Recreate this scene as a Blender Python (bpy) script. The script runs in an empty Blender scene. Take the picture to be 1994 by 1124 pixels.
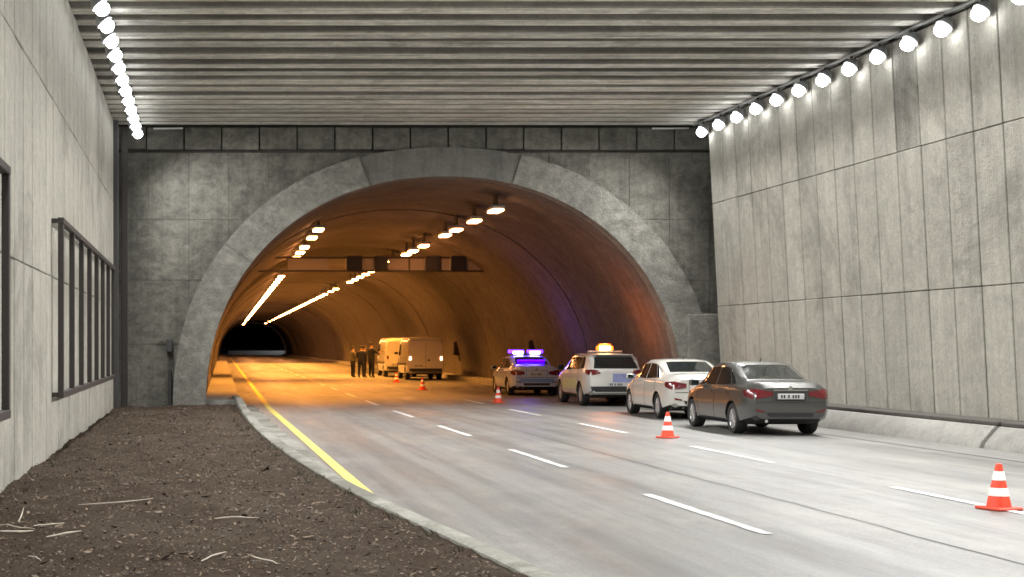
import bpy, bmesh, math, random
import numpy as np
from mathutils import Vector, Matrix
from mathutils.bvhtree import BVHTree

random.seed(7)
rng = np.random.default_rng(7)
S = bpy.context.scene
COL = S.collection

# ------------------------------------------------------------------ camera
H = 1.78                     # eye height
F, PX, PY, W, HH = 2900.0, 387.0, 675.0, 1994.0, 1124.0
cam_d = bpy.data.cameras.new('camera')
cam = bpy.data.objects.new('camera', cam_d); COL.objects.link(cam)
cam.location = (0, 0, H); cam.rotation_euler = (math.radians(90), 0, 0)
cam_d.sensor_fit = 'HORIZONTAL'; cam_d.sensor_width = 36
cam_d.lens = F / W * 36
cam_d.shift_x = (W / 2 - PX) / W
cam_d.shift_y = (PY - HH / 2) / W
cam_d.clip_end = 3000
S.camera = cam

# ------------------------------------------------------------------ sky, moon-like sun (night)
wd = bpy.data.worlds.new('World'); S.world = wd; wd.use_nodes = True
nt = wd.node_tree
bg = nt.nodes['Background']; bg.inputs['Strength'].default_value = 0.02
sky = nt.nodes.new('ShaderNodeTexSky'); sky.sky_type = 'NISHITA'; sky.sun_disc = False
sky.sun_elevation = math.radians(-2); sky.sun_rotation = math.radians(200)
nt.links.new(sky.outputs[0], bg.inputs['Color'])
sl = bpy.data.lights.new('sun', 'SUN'); sl.energy = 0.02; sl.angle = math.radians(0.5); sl.color = (1, .95, .88)
so = bpy.data.objects.new('sun', sl); COL.objects.link(so); so.rotation_euler = (math.radians(60), 0, math.radians(20))

vs = S.view_settings
vs.view_transform = 'Standard'; vs.look = 'None'; vs.gamma = 1; vs.use_curve_mapping = False
vs.exposure = 0.5
S.render.engine = 'CYCLES'
cy = S.cycles
cy.max_bounces = 4; cy.diffuse_bounces = 4; cy.glossy_bounces = 2; cy.transmission_bounces = 3
cy.caustics_reflective = False; cy.caustics_refractive = False
cy.sample_clamp_indirect = 6; cy.sample_clamp_direct = 0
cy.use_denoising = True; cy.use_light_tree = True
cy.use_adaptive_sampling = True; cy.adaptive_threshold = .02
cy.pixel_filter_type = 'BLACKMAN_HARRIS'; cy.filter_width = 1.6

FLOOD_W = 475.0              # floodlights of the approach
SODIUM_L = 60.0              # tunnel lamps

# ------------------------------------------------------------------ materials
def mat(name):
    m = bpy.data.materials.new(name); m.use_nodes = True
    return m, m.node_tree, m.node_tree.nodes['Principled BSDF']

def N(nt, t, **kw):
    n = nt.nodes.new(t)
    for k, v in kw.items():
        if k in n.inputs.keys(): n.inputs[k].default_value = v
        else: setattr(n, k, v)
    return n

def mapped(nt, scale, rot=(0, 0, 0)):
    g = nt.nodes.new('ShaderNodeNewGeometry')
    mp = nt.nodes.new('ShaderNodeMapping'); mp.inputs['Scale'].default_value = scale
    mp.inputs['Rotation'].default_value = rot
    nt.links.new(g.outputs['Position'], mp.inputs['Vector'])
    return mp.outputs['Vector']

def noise(nt, scale, sc, detail=6, rough=.6, dist=0):
    n = N(nt, 'ShaderNodeTexNoise', Scale=sc, Detail=detail, Roughness=rough, Distortion=dist)
    nt.links.new(mapped(nt, scale), n.inputs['Vector'])
    return n.outputs['Fac']

def ramp(nt, fac, p0, p1, c0, c1):
    r = nt.nodes.new('ShaderNodeValToRGB')
    r.color_ramp.elements[0].position = p0; r.color_ramp.elements[1].position = p1
    r.color_ramp.elements[0].color = (*c0, 1); r.color_ramp.elements[1].color = (*c1, 1)
    nt.links.new(fac, r.inputs['Fac']); return r.outputs['Color']

def mix(nt, fac, a, b, mode='MIX'):
    m = nt.nodes.new('ShaderNodeMix'); m.data_type = 'RGBA'; m.blend_type = mode
    for sock, v in ((m.inputs[0], fac), (m.inputs[6], a), (m.inputs[7], b)):
        if hasattr(v, 'links'): nt.links.new(v, sock)
        elif isinstance(v, (int, float)): sock.default_value = v
        else: sock.default_value = (*v, 1)
    return m.outputs[2]

def grey(v): return (v, v, v)

def concrete(name, base, var=.25, streak=.35, boards=0.0, stain=.5, rough=.85, bump=.25, streak_scale=(3, 3, .25), objvar=.12, dirt=(.10, .095, .085), patch=.5, stain_cut=.56, mottle=.12):
    m, nt, b = mat(name)
    c = mix(nt, noise(nt, (1, 1, 1), .55, 5, .65), tuple(x * (1 - var) for x in base), tuple(min(1, x * (1 + var)) for x in base))
    f = ramp(nt, noise(nt, (1, 1, 1), 14, 3, .7), .3, .75, grey(.86), grey(1.08))
    c = mix(nt, 1.0, c, f, 'MULTIPLY')
    if mottle:
        c = mix(nt, 1.0, c, ramp(nt, noise(nt, (1, 1, 1.3), 3.2, 5, .72, .4), .36, .64, grey(1 - mottle), grey(1 + mottle * .7)), 'MULTIPLY')
    if streak:
        s = ramp(nt, noise(nt, streak_scale, 1.0, 4, .7, .3), .44, .74, grey(0), grey(1))
        c = mix(nt, mix(nt, 1.0, s, grey(streak), 'MULTIPLY'), c, dirt)
    if stain:
        s = ramp(nt, noise(nt, (1, 1, 1), .33, 6, .72, .8), stain_cut, stain_cut + .1, grey(0), grey(1))
        c = mix(nt, mix(nt, 1.0, s, grey(stain), 'MULTIPLY'), c, dirt)
    if patch:   # pale efflorescence patches
        s = ramp(nt, noise(nt, (1.3, 1.3, .8), .9, 5, .75, 1.2), .58, .68, grey(0), grey(1))
        c = mix(nt, mix(nt, 1.0, s, grey(patch * .5), 'MULTIPLY'), c, tuple(min(1, x * 1.35) for x in base))
    h = noise(nt, (1, 1, 1), 22, 3, .7)
    if boards:
        s = noise(nt, (9, 9, .12), 1.0, 3, .6)
        c = mix(nt, 1.0, c, ramp(nt, s, .38, .6, grey(1 - boards), grey(1.05)), 'MULTIPLY')
    oi = nt.nodes.new('ShaderNodeObjectInfo')
    c = mix(nt, 1.0, c, ramp(nt, oi.outputs['Random'], 0, 1, grey(1 - objvar), grey(1 + objvar * .3)), 'MULTIPLY')
    nt.links.new(c, b.inputs['Base Color'])
    b.inputs['Roughness'].default_value = rough
    b.inputs['Specular IOR Level'].default_value = .25
    bp = N(nt, 'ShaderNodeBump', Strength=bump, Distance=.03)
    nt.links.new(h, bp.inputs['Height']); nt.links.new(bp.outputs[0], b.inputs['Normal'])
    return m

def plain(name, col, rough=.5, metal=0, coat=0, spec=.5, vary=.08):
    m, nt, b = mat(name)
    c = mix(nt, noise(nt, (1, 1, 1), 3.0, 5, .6), tuple(x * (1 - vary) for x in col), tuple(min(1, x * (1 + vary)) for x in col))
    nt.links.new(c, b.inputs['Base Color'])
    b.inputs['Roughness'].default_value = rough; b.inputs['Metallic'].default_value = metal
    b.inputs['Coat Weight'].default_value = coat; b.inputs['Coat Roughness'].default_value = .06
    b.inputs['Specular IOR Level'].default_value = spec
    return m

def emit(name, col, s):
    m, nt, b = mat(name)
    b.inputs['Base Color'].default_value = (*[min(1, c) for c in col], 1)
    b.inputs['Emission Color'].default_value = (*col, 1); b.inputs['Emission Strength'].default_value = s
    b.inputs['Roughness'].default_value = .3
    return m

M = {}
M['wall'] = concrete('wall_concrete', (.46, .442, .385), var=.2, streak=.3, boards=.05, stain=.45, dirt=(.20, .19, .165), patch=.7, objvar=.09, streak_scale=(1.6, 1.6, .22), stain_cut=.52, bump=.5)
M['wall_rough'] = concrete('wall_rough', (.39, .375, .33), var=.3, streak=.5, boards=.1, stain=.5, bump=.9)
M['joint'] = concrete('joint_dark', (.06, .057, .05), var=.5, patch=0)
M['portal'] = concrete('portal_concrete', (.195, .189, .162), var=.4, streak=.4, boards=.05, stain=.6, dirt=(.085, .083, .075), objvar=.12, stain_cut=.53, patch=.8, bump=.9, mottle=.32)
M['ring'] = concrete('ring_concrete', (.25, .243, .214), var=.35, streak=.4, stain=.5, bump=1.2, patch=.9, streak_scale=(1.2, 1.2, .8), dirt=(.07, .068, .062), objvar=.05, mottle=.28)
M['crown'] = concrete('crown_concrete', (.205, .20, .178), var=.35, streak=.5, stain=.5, bump=1.2, dirt=(.05, .05, .05))
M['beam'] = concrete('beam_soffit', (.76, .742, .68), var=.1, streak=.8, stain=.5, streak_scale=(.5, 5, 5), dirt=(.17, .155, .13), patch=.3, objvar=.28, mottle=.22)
M['beam_side_shaded'] = concrete('beam_side_shaded', (.31, .295, .255), var=.4, streak=.6, stain=.3, streak_scale=(.35, 5, 5), patch=.2, objvar=.6)  # darker sides: shade of the gaps between beams put into the colour
M['slab'] = concrete('slab_concrete', (.34, .32, .285), patch=0)
M['lining'] = concrete('lining_concrete', (.15, .132, .122), var=.3, streak=.55, stain=.4, streak_scale=(.5, 1.6, .5), dirt=(.06, .055, .05), objvar=.2, bump=.5, mottle=.25)
M['kerb'] = concrete('kerb_concrete', (.29, .285, .25), var=.3, streak=.35, stain=.7, patch=.5, dirt=(.11, .105, .085), stain_cut=.48, bump=.8)
M['barrier'] = concrete('barrier_concrete', (.33, .32, .295), streak=.3, stain=.4, patch=.2, streak_scale=(3, 1, 1), dirt=(.1, .09, .085))
M['ledge'] = concrete('ledge_dirt', (.11, .10, .09), streak=.3, stain=.4, patch=.2)
M['white_paint'] = concrete('white_road_paint', (.78, .78, .76), var=.08, streak=.45, stain=.5, patch=0, rough=.55, dirt=(.36, .35, .33), streak_scale=(6, 1.5, 1), stain_cut=.5)
M['yellow_paint'] = concrete('yellow_road_paint', (.74, .60, .17), var=.1, streak=.1, stain=.25, patch=0, rough=.6, dirt=(.45, .36, .1))
M['steel_dark'] = plain('steel_dark', (.055, .048, .045), .6, .3)
M['pipe'] = plain('pipe_dark', (.06, .06, .06), .7)
M['black'] = plain('black_plastic', (.015, .015, .016), .5)
M['tyre'] = plain('tyre_rubber', (.02, .02, .02), .8)
M['rim'] = plain('rim_silver', (.55, .55, .56), .3, .7)
M['chrome'] = plain('chrome', (.7, .7, .7), .15, 1)
M['under'] = plain('underbody', (.012, .012, .012), .9)
M['seam'] = plain('seam', (.03, .03, .03), .8)
M['plate'] = plain('plate_white', (.50, .50, .49), .5)
M['red'] = plain('tail_red', (.13, .010, .013), .2, 0, .6)
M['clear_lens'] = plain('lens_clear', (.6, .6, .62), .15, 0, .6)
M['cone_red'] = plain('cone_orange', (.85, .075, .03), .5)
M['cone_white'] = plain('cone_white', (.85, .84, .80), .4)
M['cone_base'] = plain('cone_base', (.75, .08, .04), .6)
M['wood'] = plain('stick_wood', (.50, .44, .36), .85, vary=.3)
M['galv'] = plain('galvanised', (.45, .46, .47), .45, .6)
M['white_enamel'] = plain('white_enamel', (.7, .7, .68), .5)
M['sign_black'] = plain('sign_black', (.006, .006, .006), .5)
M['sign_panel'] = plain('sign_panel', (.28, .25, .21), .6)

def glass(name, col=(.015, .018, .018)):
    m, nt, b = mat(name)
    b.inputs['Base Color'].default_value = (*col, 1); b.inputs['Roughness'].default_value = .04
    b.inputs['IOR'].default_value = 1.6; b.inputs['Coat Weight'].default_value = .6; b.inputs['Coat Roughness'].default_value = .03
    return m
M['glass'] = glass('car_glass')

def paint(name, col, metal=.3):
    m, nt, b = mat(name)
    d = noise(nt, (1, 1, 1), 2.5, 6, .7)
    c = mix(nt, d, tuple(x * .86 for x in col), tuple(min(1, x * 1.05) for x in col))
    nt.links.new(c, b.inputs['Base Color'])
    b.inputs['Metallic'].default_value = metal; b.inputs['Coat Weight'].default_value = 1; b.inputs['Coat Roughness'].default_value = .08
    r = nt.nodes.new('ShaderNodeMapRange'); nt.links.new(d, r.inputs[0]); r.inputs[3].default_value = .3; r.inputs[4].default_value = .5
    nt.links.new(r.outputs[0], b.inputs['Roughness'])
    return m
M['paint_grey'] = paint('paint_grey', (.085, .085, .08), .6)
M['paint_white'] = paint('paint_white', (.62, .61, .58), .05)
M['paint_pearl'] = paint('paint_pearl', (.60, .585, .54), .15)
M['paint_police'] = paint('paint_police', (.46, .56, .76), .05)
M['paint_van'] = paint('paint_van', (.62, .6, .56), .05)
M['hivis'] = plain('hivis_panel', (.50, .53, .30), .4)
M['blue_panel'] = plain('blue_panel', (.24, .26, .46), .4, vary=.5)
M['pale_blue'] = plain('pale_blue_stripe', (.15, .32, .60), .35, 0, .6)

# road: dusty asphalt, polished in the wheel tracks
m, nt_, b = mat('road_asphalt')
c = mix(nt_, noise(nt_, (1, .18, 1), .9, 8, .65), (.165, .162, .155), (.265, .259, .246))
c = mix(nt_, 1.0, c, ramp(nt_, noise(nt_, (1, .35, 1), 38, 5, .85), .32, .68, grey(.68), grey(1.28)), 'MULTIPLY')
tr = ramp(nt_, noise(nt_, (2.2, .03, 1), 1.0, 5, .6), .42, .66, grey(0), grey(.8))
c = mix(nt_, tr, c, (.125, .123, .118))
oil = ramp(nt_, noise(nt_, (1.5, .12, 1), 2.2, 6, .75, .6), .58, .72, grey(0), grey(.5))
c = mix(nt_, oil, c, (.085, .083, .08))
ds = ramp(nt_, noise(nt_, (1, .6, 1), .5, 9, .75, .5), .5, .68, grey(0), grey(.6))
c = mix(nt_, ds, c, (.31, .298, .268))
nt_.links.new(c, b.inputs['Base Color'])
r = nt_.nodes.new('ShaderNodeMapRange'); nt_.links.new(noise(nt_, (1, .15, 1), .8, 6, .7), r.inputs[0])
r.inputs[1].default_value = .3; r.inputs[2].default_value = .7; r.inputs[3].default_value = .30; r.inputs[4].default_value = .62
nt_.links.new(r.outputs[0], b.inputs['Roughness']); b.inputs['Specular IOR Level'].default_value = .35
bp = N(nt_, 'ShaderNodeBump', Strength=.25, Distance=.01)
nt_.links.new(noise(nt_, (1, 1, 1), 90, 3, .7), bp.inputs['Height']); nt_.links.new(bp.outputs[0], b.inputs['Normal'])
M['road'] = m
M['seam_road'] = plain('road_seam', (.10, .098, .092), .8, vary=.5)
M['tar'] = plain('tar_seam', (.07, .068, .065), .7, vary=.4)

m, nt_, b = mat('soil')
c = mix(nt_, noise(nt_, (1, 1, 1), 1.2, 9, .7), (.030, .021, .0145), (.075, .053, .037))
c = mix(nt_, 1.0, c, ramp(nt_, noise(nt_, (1, 1, 1), 35, 6, .8), .3, .72, grey(.4), grey(1.75)), 'MULTIPLY')
gd = ramp(nt_, noise(nt_, (1, .6, 1), .8, 7, .7), .46, .70, grey(0), grey(.8))
c = mix(nt_, gd, c, (.090, .070, .051))
nt_.links.new(c, b.inputs['Base Color']); b.inputs['Roughness'].default_value = .95; b.inputs['Specular IOR Level'].default_value = .1
bp = N(nt_, 'ShaderNodeBump', Strength=.8, Distance=.05)
nt_.links.new(noise(nt_, (1, 1, 1), 45, 6, .8), bp.inputs['Height']); nt_.links.new(bp.outputs[0], b.inputs['Normal'])
M['soil'] = m
M['ground'] = plain('far_ground', (.06, .06, .055), .9)

m, nt_, b = mat('leaf_litter')
oi = nt_.nodes.new('ShaderNodeNewGeometry')
nt_.links.new(ramp(nt_, oi.outputs['Random Per Island'], 0, 1, (.018, .012, .008), (.20, .145, .10)), b.inputs['Base Color'])
b.inputs['Roughness'].default_value = .9
M['litter'] = m

M['flood'] = emit('flood_lens', (.96, .98, 1.0), 14)
M['flood'].cycles.emission_sampling = 'NONE'
M['sodium_dim'] = emit('sodium_lens_dim', (1.0, .46, .18), SODIUM_L * .35)
M['sodium'] = emit('sodium_lens', (1.0, .37, .11), SODIUM_L)
M['blue_lamp'] = emit('blue_lamp', (.10, .02, 1.0), 5)
M['lilac_lamp'] = emit('lilac_lamp', (.75, .62, 1.0), 6)
M['blue_glow'] = emit('rear_strobe', (.06, .0, 1.0), 5.0)
M['amber_lamp'] = emit('amber_lamp', (1.0, .66, .22), 7)
M['orange_halo'] = emit('orange_halo', (1.0, .22, .02), 1.6)  # orange halo of the beacon, made as a glowing colour
M['tail_lit'] = emit('tail_lit', (1.0, .5, .3), 4)

# ------------------------------------------------------------------ helpers
def link(o, parent=None):
    COL.objects.link(o)
    if parent is not None: o.parent = parent
    return o

def obj(name, data, m=None, parent=None, loc=(0, 0, 0), rot=(0, 0, 0)):
    """data: bmesh or mesh -> one mesh object"""
    if isinstance(data, bmesh.types.BMesh):
        me = bpy.data.meshes.new(name); data.to_mesh(me); data.free()
    else: me = data
    if m is not None and not me.materials:
        for x in (m if isinstance(m, (list, tuple)) else [m]): me.materials.append(M[x] if isinstance(x, str) else x)
    o = bpy.data.objects.new(name, me); o.location = loc; o.rotation_euler = rot
    return link(o, parent)

def empty(name, loc=(0, 0, 0), rot=(0, 0, 0), parent=None):
    o = bpy.data.objects.new(name, None); o.location = loc; o.rotation_euler = rot; o.empty_display_size = .2
    return link(o, parent)

def tag(o, label, cat, group=None):
    o['label'] = label; o['category'] = cat
    if group: o['group'] = group
    return o

def kind(o, k): o['kind'] = k; return o

def box(x0, x1, y0, y1, z0, z1, bev=0, bm=None, seg=1):
    own = bm is None
    if own: bm = bmesh.new()
    r = bmesh.ops.create_cube(bm, size=1)
    vs_ = r['verts']
    for v in vs_:
        v.co = Vector(((x0 + x1) / 2 + v.co.x * (x1 - x0), (y0 + y1) / 2 + v.co.y * (y1 - y0), (z0 + z1) / 2 + v.co.z * (z1 - z0)))
    if bev:
        es = list({e for v in vs_ for e in v.link_edges})
        bmesh.ops.bevel(bm, geom=es, offset=bev, segments=seg, affect='EDGES', profile=.5)
    return bm

def tube(pts, r, n=8, bm=None, caps=True):
    if bm is None: bm = bmesh.new()
    pts = [Vector(p) for p in pts]
    rs = r if isinstance(r, (list, tuple)) else [r] * len(pts)
    rings = []
    for i, p in enumerate(pts):
        d = (pts[min(i + 1, len(pts) - 1)] - pts[max(i - 1, 0)]).normalized()
        a = d.orthogonal().normalized() if abs(d.z) > .9 else d.cross(Vector((0, 0, 1))).normalized()
        bb = d.cross(a)
        rings.append([bm.verts.new(p + (a * math.cos(t) + bb * math.sin(t)) * rs[i]) for t in [2 * math.pi * k / n for k in range(n)]])
    for i in range(len(rings) - 1):
        for k in range(n):
            bm.faces.new((rings[i][k], rings[i][(k + 1) % n], rings[i + 1][(k + 1) % n], rings[i + 1][k]))
    if caps:
        bm.faces.new(rings[0][::-1]); bm.faces.new(rings[-1])
    bmesh.ops.recalc_face_normals(bm, faces=bm.faces)
    return bm

def lathe(profile, n=24, axis='z', bm=None):
    """profile: list of (r, h); closed where r == 0"""
    if bm is None: bm = bmesh.new()
    rings = []
    for r_, h_ in profile:
        ring = []
        for k in range(n if r_ > 1e-6 else 1):
            t = 2 * math.pi * k / n
            p = (r_ * math.cos(t), r_ * math.sin(t), h_)
            if axis == 'x': p = (p[2], p[0], p[1])
            if axis == 'y': p = (p[0], p[2], p[1])
            ring.append(bm.verts.new(p))
        rings.append(ring)
    for a, b_ in zip(rings[:-1], rings[1:]):
        for k in range(n):
            q = [a[k % len(a)], a[(k + 1) % len(a)], b_[(k + 1) % len(b_)], b_[k % len(b_)]]
            u = []
            for v in q:
                if v not in u: u.append(v)
            if len(u) >= 3: bm.faces.new(u)
    bmesh.ops.recalc_face_normals(bm, faces=bm.faces)
    return bm

def smooth(o, ang=40):
    o.data.polygons.foreach_set('use_smooth', [True] * len(o.data.polygons))
    o.data.set_sharp_from_angle(angle=math.radians(ang))
    return o

ONES = ['', 'first', 'second', 'third', 'fourth', 'fifth', 'sixth', 'seventh', 'eighth', 'ninth', 'tenth', 'eleventh', 'twelfth', 'thirteenth',
        'fourteenth', 'fifteenth', 'sixteenth', 'seventeenth', 'eighteenth', 'nineteenth']
TENS = {2: ('twentieth', 'twenty'), 3: ('thirtieth', 'thirty'), 4: ('fortieth', 'forty'), 5: ('fiftieth', 'fifty')}
def ordinal(n):
    if n < 20: return ONES[n]
    t, o_ = divmod(n, 10)
    return TENS[t][0] if o_ == 0 else TENS[t][1] + '-' + ONES[o_]

def sheet(name, left, right, ys, z, m, nx=2, parent=None):
    """strip between two curves X(Y)"""
    bm = bmesh.new(); rows = []
    for y in ys:
        a, b_ = left(y), right(y)
        rows.append([bm.verts.new((a + (b_ - a) * i / (nx - 1), y, z(y) if callable(z) else z)) for i in range(nx)])
    for p, q in zip(rows[:-1], rows[1:]):
        for i in range(nx - 1): bm.faces.new((p[i], p[i + 1], q[i + 1], q[i]))
    return obj(name, bm, m, parent)

PORT = 43.0                     # portal plane
BEND = .0155                    # the tunnel heads slightly right
EXIT = 310.0
def bend(y): return BEND * max(0.0, y - PORT)
def xc(y): return 7.05 + bend(y)

# ------------------------------------------------------------------ ground and road
kind(sheet('ground', lambda y: -900, lambda y: 900, [-200, 1500], -.06, 'ground'), 'structure')
kind(sheet('road', lambda y: (-3.2 if y < PORT + .3 else xc(y) - 7.2), lambda y: (16.0 if y < PORT + .3 else xc(y) + 7.2),
           [-40, 0, 20, 43, 43.4] + list(np.arange(50, 421, 10)), 0.0, 'road'), 'structure')

KEYS = [(-20, 3.6), (6, 2.95), (11.5, 2.59), (15.9, 2.04), (20.2, 1.74), (25.2, 1.50), (31, 1.36), (38, 1.30), (43, 1.31), (45.2, 1.25)]
def kerb_x(y): return float(np.interp(y, [k[0] for k in KEYS], [k[1] for k in KEYS]))
def kerb_h(y): return float(np.interp(y, [-20, 30, 39, 43.5, 45.2], [.13, .14, .20, .30, .30]))
ks = []
for y in np.arange(-20, 45.3, .4):      # smoothed kerb line
    ks.append((np.mean([kerb_x(y + d) for d in (-2, -1, 0, 1, 2)]) if y < 42 else kerb_x(y), y))
def kx(y): return float(np.interp(y, [k[1] for k in ks], [k[0] for k in ks]))
bm = bmesh.new(); rows = []
prof = [(0, -.03), (0.02, .75), (.035, .93), (.07, 1.0), (.21, 1.0), (.235, .9), (.24, -.03)]
for x, y in ks:
    h = kerb_h(y)
    j = random.uniform(-.006, .006)
    rows.append([bm.verts.new((x + j - a, y, b_ * h if b_ > 0 else -.04)) for a, b_ in prof])
for p, q in zip(rows[:-1], rows[1:]):
    for i in range(len(prof) - 1): bm.faces.new((p[i], p[i + 1], q[i + 1], q[i]))
bm.faces.new(rows[-1]); bm.faces.new(rows[0][::-1])
bmesh.ops.recalc_face_normals(bm, faces=bm.faces)
kind(smooth(obj('kerb', bm, 'kerb')), 'structure')
# concrete gutter between kerb and yellow line
kind(sheet('gutter', lambda y: kx(y) - .05, lambda y: max(kx(y) + .04, min(1.88, kx(y) + .40 + .05 * math.sin(y * 2.1))), list(np.arange(8, 45.3, .5)), .004, 'kerb'), 'structure')
kind(sheet('shoulder_joint', lambda y: 12.62, lambda y: 12.70, [-30, 42.6], .004, 'tar'), 'structure')
ss = list(np.arange(-30, 60, .7)); sd = {y: random.uniform(-.025, .025) for y in ss}
kind(sheet('road_seam', lambda y: 6.72 + sd[y], lambda y: 6.742 + sd[y] * .8, ss, .004, 'seam_road'), 'structure')

# painted lines
LINE = lambda x0: (lambda y: x0 + bend(y))
ye = list(np.arange(15.8, 43, 2.0)) + list(np.arange(43, 300, 4))
kind(sheet('yellow_edge_line', lambda y: 1.95 + bend(y), lambda y: 2.11 + bend(y), ye, .008, 'yellow_paint'), 'structure')
def dash(x0, a, b_):
    ys = np.linspace(a, b_, 24); jt = {y: (random.uniform(-.008, .008), random.uniform(-.008, .008)) for y in ys}
    kind(sheet('lane_dash', lambda y: x0 + bend(y) - .06 + jt[y][0], lambda y: x0 + bend(y) + .06 + jt[y][1], list(ys), .008, 'white_paint'), 'structure')
for k in range(-1, 18): dash(5.38, 14.1 + 7.75 * k, 17.9 + 7.75 * k)
for k in range(-1, 5): dash(8.77, 15.0 + 7.75 * k, 18.8 + 7.75 * k)

# soil verge on the left
def nz(x, y):
    return .5 * math.sin(x * 1.7 + y * .9) + .5 * math.sin(x * 3.1 - y * 2.3 + 1) + .3 * math.sin(x * 7 + y * 5.3) + .25 * math.sin(9 * x - 8 * y)
def verge_z(x, y):
    k = kx(y) - .24
    t = max(0., min(1., (k - x) / .5))
    return .055 + .028 * nz(x, y) * t + .05 * t * max(0, 1 - abs(x - .1) / 1.6) + (1 - t) * .05
bm = bmesh.new(); rows = []
ysv = list(np.arange(-14, 43.25, .16)); nxv = 40
for y in ysv:
    k = kx(y) - .23
    rows.append([bm.verts.new((-2.5 + (k + 2.5) * i / (nxv - 1), y, verge_z(-2.5 + (k + 2.5) * i / (nxv - 1), y) + random.gauss(0, .007))) for i in range(nxv)])
for p, q in zip(rows[:-1], rows[1:]):
    for i in range(nxv - 1): bm.faces.new((p[i], p[i + 1], q[i + 1], q[i]))
kind(smooth(obj('soil_verge', bm, 'soil'), 80), 'structure')

# leaf litter and crumbs: uncountable
vv, ff = [], []
for _ in range(34000):
    y = 8 + 35 * random.random() ** 1.5
    x = random.uniform(-2.4, kx(y) - .3)
    s = random.uniform(.006, .02) * (2.4 if random.random() < .035 else 1) * (1.0 if random.random() < .95 else 1.8)
    a = random.uniform(0, 6.28); tx, ty = random.uniform(-.5, .5), random.uniform(-.5, .5)
    z = verge_z(x, y) + random.uniform(.004, .02)
    i0 = len(vv)
    for (u, w_) in ((-1, 0), (0, -.5), (1, 0), (0, .5)):
        dx, dy = u * math.cos(a) - w_ * math.sin(a), u * math.sin(a) + w_ * math.cos(a)
        vv.append((x + dx * s, y + dy * s, z + (dx * tx + dy * ty) * s))
    ff.append((i0, i0 + 1, i0 + 2, i0 + 3))
me = bpy.data.meshes.new('leaf_litter'); me.from_pydata(vv, [], ff)
kind(tag(obj('leaf_litter', me, 'litter'), 'brown leaf litter and crumbs over the soil verge', 'litter'), 'stuff')

# ------------------------------------------------------------------ approach walls
ROWS = [(-.15, 2.90), (2.90, 5.76), (5.76, 8.02)]
def panel_mesh(w_, h_, t_, name):
    b_ = box(0, t_, -w_ / 2, w_ / 2, 0, h_, .012)
    me_ = bpy.data.meshes.new(name); b_.to_mesh(me_); b_.free(); return me_
def panel_wall(name, x, sgn, lean, y0, y1, label, group_rough=(), gap=.042):
    root = empty(name, (x, 0, 0), (0, lean, 0))
    tag(root, label, 'wall')
    obj('backing', box(*( (.045, .5) if sgn > 0 else (-.5, -.045)), y0 - .02, y1 - .03, -.2, 8.06), 'joint', root)
    n = int(round((y1 - y0) / 1.0)); wd_ = (y1 - y0) / n
    mats = {}
    for ri, (z0, z1) in enumerate(ROWS):
        for mt in ('wall', 'wall_rough'):
            me_ = panel_mesh(wd_ - gap, z1 - z0 - .014, .1, 'panel'); me_.materials.append(M[mt]); mats[(ri, mt)] = me_
    for i in range(n):
        for ri, (z0, z1) in enumerate(ROWS):
            yc = y0 + wd_ * (i + .5)
            rough_ = any(a <= yc < b_ and ri in rr for a, b_, rr in group_rough)
            o = obj('panel', mats[(ri, 'wall_rough' if rough_ else 'wall')], None, root,
                    (random.uniform(-.006, .006) + (0 if sgn > 0 else 0), yc, z0 + .006), (0, 0, random.uniform(-.003, .003) + (0 if sgn > 0 else math.pi)))
    return root
panel_wall('right_retaining_wall', 14.6, 1, -math.atan(.42 / 8), 9.5, 41.5, 'tall pale concrete panel wall leaning back beside the parked cars', [(29.3, 30.4, (2,))])
panel_wall('left_retaining_wall', -2.35, -1, 0, 4.0, 41.0, 'tall board-marked concrete wall rising from the brown soil verge')

# low barrier along the right wall
def barrier(y0, y1, label):
    root = tag(empty('concrete_barrier', (0, (y0 + y1) / 2, 0)), label, 'barrier', 'barrier lengths along the right wall')
    L = (y1 - y0) / 2
    pr = [(13.66, -.03), (13.70, .10), (13.92, .36), (13.96, .385), (14.30, .385), (14.30, -.03)]
    bm = bmesh.new()
    a = [bm.verts.new((x, -L, z)) for x, z in pr]; b_ = [bm.verts.new((x, L, z)) for x, z in pr]
    for i in range(len(pr)):
        j = (i + 1) % len(pr); bm.faces.new((a[i], a[j], b_[j], b_[i]))
    bm.faces.new(a[::-1]); bm.faces.new(b_); bmesh.ops.recalc_face_normals(bm, faces=bm.faces)
    bmesh.ops.bevel(bm, geom=bm.edges[:], offset=.012, segments=2, affect='EDGES')
    smooth(obj('block', bm, 'barrier', root))
    obj('dirty_ledge', box(13.98, 14.56, -L, L, .386, .47, .02), 'ledge', root)
barrier(9.6, 17.0, 'low concrete barrier nearest the viewer along the right wall')
barrier(17.06, 25.95, 'low concrete barrier right of the dark open joint')
barrier(26.08, 34.4, 'low concrete barrier between the dark sedan and the open joint')
barrier(34.46, 41.4, 'low concrete barrier hidden behind the dark sedan')

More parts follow.
